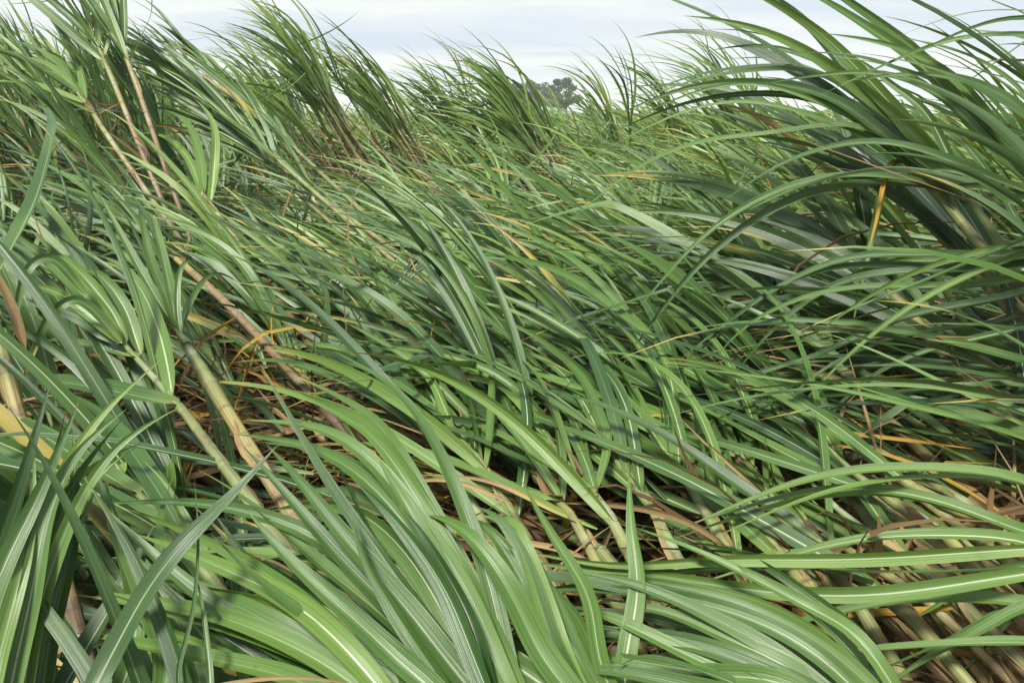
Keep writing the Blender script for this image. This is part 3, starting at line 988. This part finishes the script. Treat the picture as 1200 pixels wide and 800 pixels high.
hero('sugarcane beyond the right edge whose pale blade dips from right to lower left', (1330, 280, 1.7), (1430, 380, 1.6), fan=0, blades=(
    blade(1.7, 1.9, (1330, 262), (1200, 297), (1117, 330), (1050, 370), (987, 424), (927, 487), w=.030, tone=.74, face=.7),
    blade(1.75, 2.0, (1330, 290), (1180, 330), (1100, 337), (1033, 334), (967, 342), (900, 364), (850, 397), (830, 430), w=.036, tone=.55, face=.6),
    blade(1.8, 2.1, (1330, 290), (1180, 300), (1080, 300), (1013, 297), (950, 316), (880, 357), (790, 425), w=.042, tone=.18, face=.6),
    blade(1.8, 2.1, (1330, 290), (1180, 315), (1060, 320), (980, 330), (900, 390), (850, 450), w=.044, tone=.14, face=.6),
    blade(1.8, 2.1, (1330, 300), (1180, 350), (1060, 370), (960, 420), (880, 440), (800, 480), w=.04, tone=.2, face=.6),
    blade(1.8, 2.0, (1330, 330), (1200, 385), (1100, 405), (1020, 440), (960, 500), (925, 560), w=.03, tone=.4, face=.7),
))
hero('sugarcane beyond the right edge whose three thin bright blades cross the dark bank', (1340, 560, 1.5), (1440, 640, 1.4), fan=0, blades=(
    blade(1.5, 1.7, (1340, 560), (1200, 514), (1150, 495), (1067, 477), (983, 457), (883, 440), (780, 428), w=.022, tone=.72, face=.6),
    blade(1.5, 1.75, (1340, 570), (1200, 500), (1133, 464), (1067, 430), (1007, 402), (955, 386), w=.018, tone=.8, face=.6),
    blade(1.5, 1.75, (1340, 550), (1200, 480), (1133, 458), (1050, 450), (950, 455), (867, 467), (760, 494), w=.018, tone=.64, face=.6),
))
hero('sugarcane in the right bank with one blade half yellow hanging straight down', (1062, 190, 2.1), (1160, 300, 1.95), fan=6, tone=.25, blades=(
    blade(2.1, 2.0, (1062, 190), (1045, 188), (1036, 205), (1022, 280), (1008, 335), (998, 392), w=.034, tone=.3, dry=.1, face=1, twist=.4),
    blade(2.1, 1.98, (1060, 192), (1043, 190), (1037, 210), (1026, 262), (1016, 292), w=.022, tone=.97, face=1, mat=DRY),
))
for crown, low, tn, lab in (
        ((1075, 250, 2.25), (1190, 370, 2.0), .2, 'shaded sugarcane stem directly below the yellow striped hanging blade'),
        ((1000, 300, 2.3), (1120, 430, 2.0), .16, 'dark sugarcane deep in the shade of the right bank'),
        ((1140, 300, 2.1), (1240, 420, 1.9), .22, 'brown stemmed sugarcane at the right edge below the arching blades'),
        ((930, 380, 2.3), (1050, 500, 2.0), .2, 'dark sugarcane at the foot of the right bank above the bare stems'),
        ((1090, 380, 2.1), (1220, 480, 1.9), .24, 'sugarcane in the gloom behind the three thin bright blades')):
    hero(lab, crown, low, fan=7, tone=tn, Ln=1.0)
# --- bare stems lower right and centre
for crown, low, n, tn, lab in (
        ((945, 530, 1.75), (1197, 727, 1.22), 5, .5, 'longest bare tan cane stem slanting down to the right edge'),
        ((868, 534, 1.80), (1000, 700, 1.35), 6, .5, 'green topped cane stem slanting down left of the longest tan stem'),
        ((905, 490, 1.95), (1067, 674, 1.42), 6, .42, 'cane stem between the long tan stem and the green topped one'),
        ((1000, 515, 1.90), (1200, 645, 1.50), 4, .4, 'bare cane stem just above the longest tan stem at the right'),
        ((1060, 490, 2.00), (1200, 572, 1.75), 4, .35, 'highest of the bare cane stems at the lower right edge'),
        ((850, 570, 1.60), (1010, 790, 1.12), 4, .5, 'thick cane stem running into the bottom edge right of centre'),
        ((930, 610, 1.48), (1130, 795, 1.12), 3, .5, 'weathered cane stem ending at the bottom right corner'),
        ((985, 600, 1.52), (1180, 760, 1.2), 3, .5, 'grey tan cane stem beside the weathered one at the bottom right'),
        ((800, 480, 2.00), (910, 600, 1.60), 7, .5, 'cane with drooping white ribbed blades right of centre'),
        ((770, 540, 1.80), (880, 690, 1.35), 6, .55, 'pale green cane stem rising through the centre right blades'),
        ((640, 510, 1.80), (750, 674, 1.28), 7, .5, 'smooth light green cane stem in the centre of the lower half'),
        ((600, 520, 1.80), (710, 681, 1.28), 7, .55, 'light green cane stem left of the smooth centre stem'),
        ((690, 490, 1.88), (812, 690, 1.30), 7, .45, 'slender cane stem right of the smooth centre stem'),
        ((735, 470, 1.95), (850, 640, 1.45), 7, .45, 'cane stem with a bright fresh blade at the centre right'),
        ((520, 490, 1.90), (600, 600, 1.55), 7, .5, 'cane with fanned blades over the brown litter at the centre'),
        ((475, 480, 2.00), (548, 580, 1.65), 7, .5, 'cane at the left side of the centre litter patch')):
    hero(lab, crown, low, fan=n + (4 if n > 5 else 0), tone=tn, Ln=0.9, ndry=6, Wd=.030, r=.0108, green=.55 if n < 6 else .95, sheaths=6 if n < 6 else 3)
ORD = ('first second third fourth fifth sixth seventh eighth ninth tenth eleventh twelfth thirteenth fourteenth fifteenth sixteenth').split()
straw = []
for i in range(16):
    t_ = (i + 0.5) / 16
    straw.append((880 + 190 * t_ + rng.normal(0, 22), 665 - 120 * t_ + rng.normal(0, 30)))
straw.sort(key=lambda q: q[0] * 0.62 - q[1] * 0.78)
for i, (cx, cy) in enumerate(straw):
    dd = 1.62 + rng.normal(0, 0.05)
    hero(ORD[i] + ' from the bottom left of sixteen thin straw coloured stems at lower right', (cx, cy, dd), (cx + 210 + rng.normal(0, 10), cy + 165 + rng.normal(0, 10), dd - .36),
         fan=1, Ln=.7, Wd=.03, r=.0098, green=.32, sheaths=4, ndry=6, group='straw coloured stems in the lower right gap')
# --- left
hero('thick cane stem at the left with wide white ribbed blades fanned at its top', (143, 400, 1.75), (262, 545, 1.40), fan=3, Ln=.7, r=.0115, ndry=3, green=1.1, sheaths=1, blades=(
    blade(1.75, 1.95, (143, 400), (105, 355), (70, 315), (40, 290), (12, 276), w=.060, tone=.6, face=1),
    blade(1.75, 1.95, (148, 402), (130, 360), (100, 325), (70, 300), (45, 290), w=.050, tone=.66, face=1),
    blade(1.72, 1.9, (165, 415), (150, 370), (128, 335), (108, 318), (90, 320), w=.050, tone=.45, face=1),
    blade(1.72, 1.8, (143, 402), (110, 372), (70, 345), (20, 330), w=.045, tone=.8, face=1),
    blade(1.72, 1.65, (140, 400), (100, 352), (85, 348), (60, 370), (40, 410), (20, 460), w=.036, tone=.3, face=1, dry=.3, comp=0),
    blade(1.75, 1.66, (100, 345), (60, 300), (34, 312), (22, 345), (14, 400), w=.036, tone=.3, face=1, comp=0),
))
hero('green cane stem below the wide blades, running down to the lower left litter', (143, 557, 1.45), (267, 707, 1.15), fan=6, Ln=.8, r=.0115, green=.9, sheaths=1)
hero('cane with a narrow cluster of upright pale blades left of the brown hollow', (205, 385, 1.95), (240, 440, 1.8), fan=0, blades=(
    blade(1.95, 2.3, (205, 385), (195, 345), (175, 300), (165, 255), (160, 232), w=.042, tone=.42, face=1),
    blade(1.95, 2.3, (207, 385), (200, 340), (190, 300), (172, 250), (120, 228), w=.042, tone=.55, face=1),
    blade(1.95, 2.2, (210, 390), (190, 360), (170, 325), (140, 270), (108, 215), w=.042, tone=.5, face=1),
    blade(1.92, 2.1, (212, 392), (207, 350), (214, 310), (226, 304), (238, 318), w=.026, tone=.5, face=1),
))
hero('yellowish thick cane stem slanting above the brown hollow', (172, 272, 3.1), (300, 392, 2.45), fan=8, r=.013, tone=.55, Ln=1.0)
hero('cane stem with tan lower joints lying above and right of the yellowish one', (232, 222, 3.7), (297, 312, 3.2), fan=8, r=.019, tone=.5)
hero('tall left cane with a bare brown stem, right one of a pair', (140, 45, 3.95), (185, 172, 3.7), fan=10, r=.013, tone=.6, pull=np.array([-.6, 0, .1]))
hero('tall left cane with a bare brown stem, left one of a pair', (110, 42, 4.0), (163, 170, 3.75), fan=10, r=.013, tone=.55, pull=np.array([-.6, 0, .1]))
hero('shorter cane with a feathered pale top in front of the bare stemmed pair', (88, 105, 3.8), (135, 172, 3.6), fan=8, r=.013, tone=.75, Ln=.8, roll_s=.8)
for crown, low, lab in (
        ((190, 70, 4.3), (345, 205, 4.0), 'long cane with close ranked blades leaning across the end of the left stand'),
        ((205, 95, 4.4), (340, 218, 4.1), 'second cane with close ranked blades just below the longest one'),
        ((225, 62, 4.6), (362, 190, 4.3), 'close ranked cane highest on the sloping end of the left stand'),
        ((250, 140, 4.4), (352, 214, 4.1), 'lowest close ranked cane on the sloping end of the left stand')):
    hero(lab, crown, low, fan=24, r=.014, tone=.56, green=2.2, Ln=.75, Wd=.03, spread=.26, ndry=1, sheaths=0, pull=np.array([-.75, 0, -.05]))
hero('cane at the left edge with one split tan dry leaf standing on end', (-30, 300, 1.75), (20, 480, 1.55), fan=4, blades=(
    blade(1.62, 1.6, (30, 408), (18, 375), (8, 345), (-2, 322), (-12, 300), w=.030, tone=.62, face=1, mat=DRY, name='dry_leaf', fold=.6),))
# --- single blades that stand out in the middle
hero('cane whose two long blades cross the centre, ending in narrow tips', (800, 470, 1.95), (860, 560, 1.7), fan=3, blades=(
    blade(1.95, 2.3, (800, 500), (745, 445), (680, 395), (600, 352), (520, 322), w=.036, tone=.5),
    blade(1.9, 2.3, (790, 500), (770, 440), (735, 390), (700, 355), (670, 345), w=.036, tone=.62),
    blade(1.95, 2.6, (770, 400), (730, 370), (660, 320), (590, 300), (520, 292), w=.040, tone=.56),
    blade(1.9, 2.2, (620, 560), (560, 500), (490, 430), (440, 395), (390, 370), w=.040, tone=.60),
    blade(1.9, 2.2, (660, 520), (600, 450), (520, 415), (450, 405), (400, 402), w=.038, tone=.55),
    blade(2.2, 2.5, (470, 370), (455, 345), (440, 315), (425, 300), (400, 292), w=.055, tone=.58, face=1),
))
hero('yellow bladed cane lying across the centre litter patch', (640, 610, 1.55), (740, 690, 1.3), fan=0, ndry=5, blades=(
    blade(1.4, 1.5, (700, 620), (660, 603), (610, 580), (560, 560), (485, 556), w=.014, tone=.95, dry=.75, comp=0),
    blade(1.42, 1.5, (690, 655), (640, 640), (590, 633), (530, 632), w=.018, tone=.8, mat=DRY, name='dry_leaf'),
    blade(1.4, 1.5, (600, 590), (540, 566), (500, 562), (440, 575), w=.013, tone=.80, mat=DRY, name='dry_leaf'),
))
hero('olive cane whose narrow blades stand against the wind in the centre', (450, 355, 2.7), (480, 395, 2.5), fan=0, ndry=0, blades=(
    blade(2.7, 2.8, (450, 355), (470, 325), (490, 300), (515, 285), w=.02, tone=.1, face=.5),
    blade(2.7, 2.8, (455, 352), (480, 322), (500, 305), (520, 298), w=.024, tone=.12, face=.5),
    blade(2.7, 2.8, (445, 340), (455, 320), (475, 290), w=.02, tone=.9, face=.5),
    blade(2.7, 2.8, (460, 350), (495, 312), (525, 305), (545, 268), w=.022, tone=.3, face=.5),
))

NEAR.build_objects()
MID.build_objects()


# ------------------------------------------------------------------ stuff: litter, undergrowth, field beyond
def litter():
    bl = Blades(6, 3)
    dummy = None
    for _ in range(5200):
        y = 0.4 + 5.2 * rng.random() ** 0.8
        x = rng.uniform(-1, 1) * (0.75 * y + 0.7)
        z = rng.uniform(0.02, 0.78) * (0.55 + 0.45 * rng.random())
        a = rng.uniform(0, 6.28)
        D = np.array([math.cos(a), math.sin(a), rng.normal(0, 0.35)])
        D = nrm(D + np.array([-0.6, 0.5, 0.1]) * rng.uniform(0, 1.5))
        bl.add(dummy, 'litter', (x, y, z), D, rng.uniform(0.3, 0.9), rng.uniform(0.006, 0.026), np.array([-0.1, 0, -0.6]) + rng.normal(0, 0.4, 3),
               rng.uniform(0.3, 1.5), nrm(UP + rng.normal(0, 0.6, 3)), rng.normal(0, 0.8), rng.normal(0, 1.5), rng.uniform(0.1, 0.7),
               float(rng.uniform(0, 0.97)), 1.0, DRY)
    n = 0
    while n < 4200:
        y = 0.6 + 2.8 * rng.random()
        x = rng.uniform(-1, 1) * (0.75 * y + 0.3)
        z = rng.uniform(0.35, 0.86)
        if not is_open((x, y, z), 1.1):
            continue
        n += 1
        D = nrm(np.array([-0.7, 0.6, 0.15]) * rng.uniform(-0.6, 1.6) + rng.normal(0, 0.45, 3) * [1, 1, 0.5])
        bl.add(dummy, 'litter', (x, y, z), D, rng.uniform(0.2, 0.7), rng.uniform(0.005, 0.024), np.array([-0.1, 0, -0.5]) + rng.normal(0, 0.5, 3),
               rng.uniform(0.3, 1.8), nrm(UP + rng.normal(0, 0.6, 3)), rng.normal(0, 0.8), rng.normal(0, 1.8), rng.uniform(0.1, 0.8),
               float(rng.uniform(0.15, 1.0)), 1.0, DRY)
    for _ in range(900):
        y = 1.2 + 6.0 * rng.random() ** 0.8
        x = rng.uniform(-1, 1) * (0.75 * y + 0.3)
        zf = field(x, y)[0]
        D = nrm(np.array([-0.9, 0.4, 0.1]) + rng.normal(0, 0.5, 3) * [1, 1, 0.6])
        bl.add(dummy, 'litter', (x, y, zf * rng.uniform(0.7, 1.03)), D, rng.uniform(0.3, 0.9), rng.uniform(0.004, 0.014), np.array([-0.2, 0, -0.5]) + rng.normal(0, 0.4, 3),
               rng.uniform(0.5, 1.8), nrm(UP + rng.normal(0, 0.6, 3)), rng.normal(0, 0.8), rng.normal(0, 1.8), rng.uniform(0.1, 0.8),
               float(rng.uniform(0.35, 1.0)), 1.0, DRY)
    bl.build_stuff('dry_leaf_litter', [DRY])


def undergrowth():
    bl = Blades(8, 3)
    for _ in range(9000):
        y = 0.5 + 7.0 * rng.random() ** 0.75
        x = rng.uniform(-1, 1) * (0.75 * y + 0.8)
        zf, el, az, left, right = field(x, y)
        z = min(zf * rng.uniform(0.35, 0.95), 1.08)
        if y < 1.2:
            z *= 0.8
        az = math.radians(25 + rng.normal(0, 30)); e = math.radians(rng.normal(16 + 25 * left, 12))
        if rng.random() < 0.03 and y > 2.5:
            az += rng.uniform(1, 5); e += 0.4
        D = np.array([-math.cos(e) * math.cos(az), math.cos(e) * math.sin(az), math.sin(e)])
        if y < 3.2 and any(is_open(np.array([x, y, z]) + D * q, 0.95) for q in (0.0, 0.3, 0.6, 0.9)) and rng.random() < 0.9:
            continue
        bl.add(None, 'u', (x, y, z), D, rng.uniform(0.7, 1.25), rng.uniform(0.016, 0.034), WIND * 0.8 + np.array([0, 0, -0.6]) + rng.normal(0, 0.15, 3),
               rng.uniform(0.5, 1.4), nrm(UP + rng.normal(0, 0.35, 3)), rng.normal(0, 0.5), rng.normal(0, 0.6), rng.uniform(0.15, 0.5),
               float(np.clip(rng.normal(0.22, 0.18), 0.02, 0.9)), float(max(0, rng.normal(0.1, 0.15))), LEAF)  # low tone puts the shade of the gaps into the leaf colour
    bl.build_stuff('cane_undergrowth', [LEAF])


def cane_beyond():
    bl = Blades(6, 3)

    def tuft(x, y, z, nl, Ln, Wd, e0):
        az0 = 30 + rng.normal(0, 14)
        tone = rng.normal(0.68, 0.14)
        for _ in range(nl):
            az = math.radians(az0 + rng.normal(0, 22)); e = math.radians(e0 + rng.normal(0, 14))
            D = np.array([-math.cos(e) * math.cos(az), math.cos(e) * math.sin(az), math.sin(e)])
            bl.add(None, 'b', (x + rng.normal(0, 0.05), y + rng.normal(0, 0.05), z - rng.uniform(0, 0.25)), D, Ln * rng.uniform(0.7, 1.2), Wd * rng.uniform(0.8, 1.2),
                   WIND * 0.9 + np.array([0, 0, -0.45]) + rng.normal(0, 0.15, 3), rng.uniform(0.5, 1.3), nrm(UP + np.array([0, -0.3, 0]) + rng.normal(0, 0.35, 3)),
                   rng.normal(0, 0.5), rng.normal(0, 0.6), rng.uniform(0.15, 0.5), float(np.clip(tone + rng.normal(0, 0.15), 0.02, 0.95)),
                   float(max(0, rng.normal(0.08, 0.15))), LEAF)

    for _ in range(2100):
        y = 6.0 + 9.0 * rng.random() ** 0.8
        x = rng.uniform(-1, 1) * (0.74 * y + 0.8)
        left = float(sm(-x, 2.0, 4.5))
        ppx = proj((x, y, 1.0))[0]
        dip = -0.42 if y < 9.0 and 290 < ppx < 740 else 0.0
        if dip:
            left = 0.0
        if y > 9.0 and 150 < ppx < 900 and rng.random() < 0.75:
            tuft(x, y, rng.uniform(0.95, 1.16 + 0.15 * float(sm(-x, 0.0, 3.0))), 9, 1.15, 0.036, 48)
            continue
        tuft(x, y, 1.0 + dip + rng.normal(0, 0.10) + 0.9 * left * rng.uniform(0.3, 1.2), 9, 1.1, 0.034, (25 if not dip else 12) + 25 * left)
    for _ in range(1700):
        y = 15 + 75 * rng.random() ** 1.6
        x = rng.uniform(-1, 1) * (0.74 * y + 1)
        big = rng.random() < 0.15
        tuft(x, y, 0.98 + rng.normal(0, 0.12) + (0.35 if big else 0), 7, 1.1, 0.05 + y * 0.0012, 35 + (20 if big else 0))
    bl.build_stuff('cane_field', [LEAF])


def far_canopy():
    """closed top of the crop where single plants can no longer be told apart"""
    xs = np.linspace(-1, 1, 150)
    ys = 14 * (2900 / 14) ** np.linspace(0, 1, 150)
    V = np.empty((150, 150, 3))
    for i, y in enumerate(ys):
        V[i, :, 0] = xs * (1.3 * y + 6)
        V[i, :, 1] = y + rng.uniform(-0.01, 0.01, 150) * y
        V[i, :, 2] = 0.72 + rng.uniform(-0.18, 0.18, 150) + (0.1 if y > 60 else 0)
    V[0, :, 2] = 0.0
    me = mesh_from('cane_canopy', V.reshape(-1, 3), grid_faces(150, 150)[:, ::-1], mat=FARCANE, smooth=False)
    tag(link('cane_canopy', me), kind='stuff')


litter()
undergrowth()
cane_beyond()
far_canopy()


# ------------------------------------------------------------------ distant trees
def tree(x, y, h, wr, label):
    root = bpy.data.objects.new('tree', None)
    COL.objects.link(root)
    root.location = (x, y, 0)
    tag(root, label, 'tree', 'distant trees on the skyline')
    line = np.array([[0, 0, 0], [0.1, 0, h * 0.3], [-0.1, 0.1, h * 0.6], [0.05, 0, h * 0.9]])
    Vt = [tube(catmull(line, 12), np.linspace(0.032 * h, 0.008 * h, 13), 7)]
    quads = [grid_faces(13, 8)]
    off = 13 * 8
    blobs = []
    for i in range(9):
        a = rng.uniform(0, 6.28)
        zz = h * rng.uniform(0.42, 0.95)
        rr = wr * rng.uniform(0.1, 1.0) * (1.1 - 0.5 * abs(zz / h - 0.65))
        e = np.array([math.cos(a) * rr, math.sin(a) * rr, zz])
        st = np.array([0, 0, h * rng.uniform(0.3, 0.6)])
        Vt.append(tube(catmull(np.array([st, (st + e) / 2 + [0, 0, -0.1], e]), 5), np.linspace(0.012 * h, 0.004 * h, 6), 5))
        quads.append(grid_faces(6, 6) + off)
        off += 36
        blobs.append((e, wr * rng.uniform(0.28, 0.5)))
    me = mesh_from('trunk', np.concatenate([v.reshape(-1, 3) for v in Vt]), np.concatenate(quads), mat=BARK)
    link('trunk', me, root)
    n = 3200
    bi = rng.integers(0, len(blobs), n)
    cen = np.array([b[0] for b in blobs])[bi]
    rad = np.array([b[1] for b in blobs])[bi]
    d = nrm(rng.normal(0, 1, (n, 3)))
    pos = cen + d * (rad * rng.random(n) ** 0.4)[:, None] * np.array([1, 1, 0.75])
    a, b = nrm(rng.normal(0, 1, (n, 3))), nrm(rng.normal(0, 1, (n, 3)))
    sz = 0.025 * h * rng.uniform(0.6, 1.4, n)[:, None]
    Q = np.stack([pos - a * sz, pos + b * sz * 0.6, pos + a * sz, pos - b * sz * 0.6], 1).reshape(-1, 3)
    me = mesh_from('crown', Q, np.arange(4 * n).reshape(n, 4), mat=CROWN, smooth=False)
    link('crown', me, root)


for px, top, d, wr, lab in ((607, 88, 120, 2.2, 'dark distant tree at the left end of the skyline row'),
                            (626, 84, 125, 2.6, 'rounded distant tree second from the left of the skyline row'),
                            (641, 86, 122, 2.6, 'pale distant tree in the middle of the skyline row'),
                            (658, 84, 118, 2.3, 'tall dark distant tree at the right end of the skyline row'),
                            (668, 93, 124, 1.9, 'low distant tree right of the tall dark one on the skyline')):
    p = P(px - 4, top + 7, d)
    tree(p[0], p[1], p[2], wr, lab)

def haze():
    m, t, L = new_mat('haze')
    v = nd(t, 'ShaderNodeVolumePrincipled', i_Density=0.0010)
    v.inputs['Color'].default_value = (0.97, 0.985, 1.0, 1)
    o = nd(t, 'ShaderNodeOutputMaterial')
    L(v.outputs[0], o.inputs['Volume'])
    x, y0, y1, z0, z1 = 4600, -400, 5600, -1.5, 40
    V = np.array([(a, b, c) for c in (z0, z1) for a, b in ((-x, y0), (x, y0), (x, y1), (-x, y1))], float)
    Q = np.array([(3, 2, 1, 0), (4, 5, 6, 7), (0, 1, 5, 4), (1, 2, 6, 5), (2, 3, 7, 6), (3, 0, 4, 7)])
    tag(link('haze', mesh_from('haze', V, Q, mat=m, smooth=False)), kind='stuff')


HAZE = True
if HAZE:
    haze()
print('plants', n_pl, 'objects', len(bpy.data.objects))
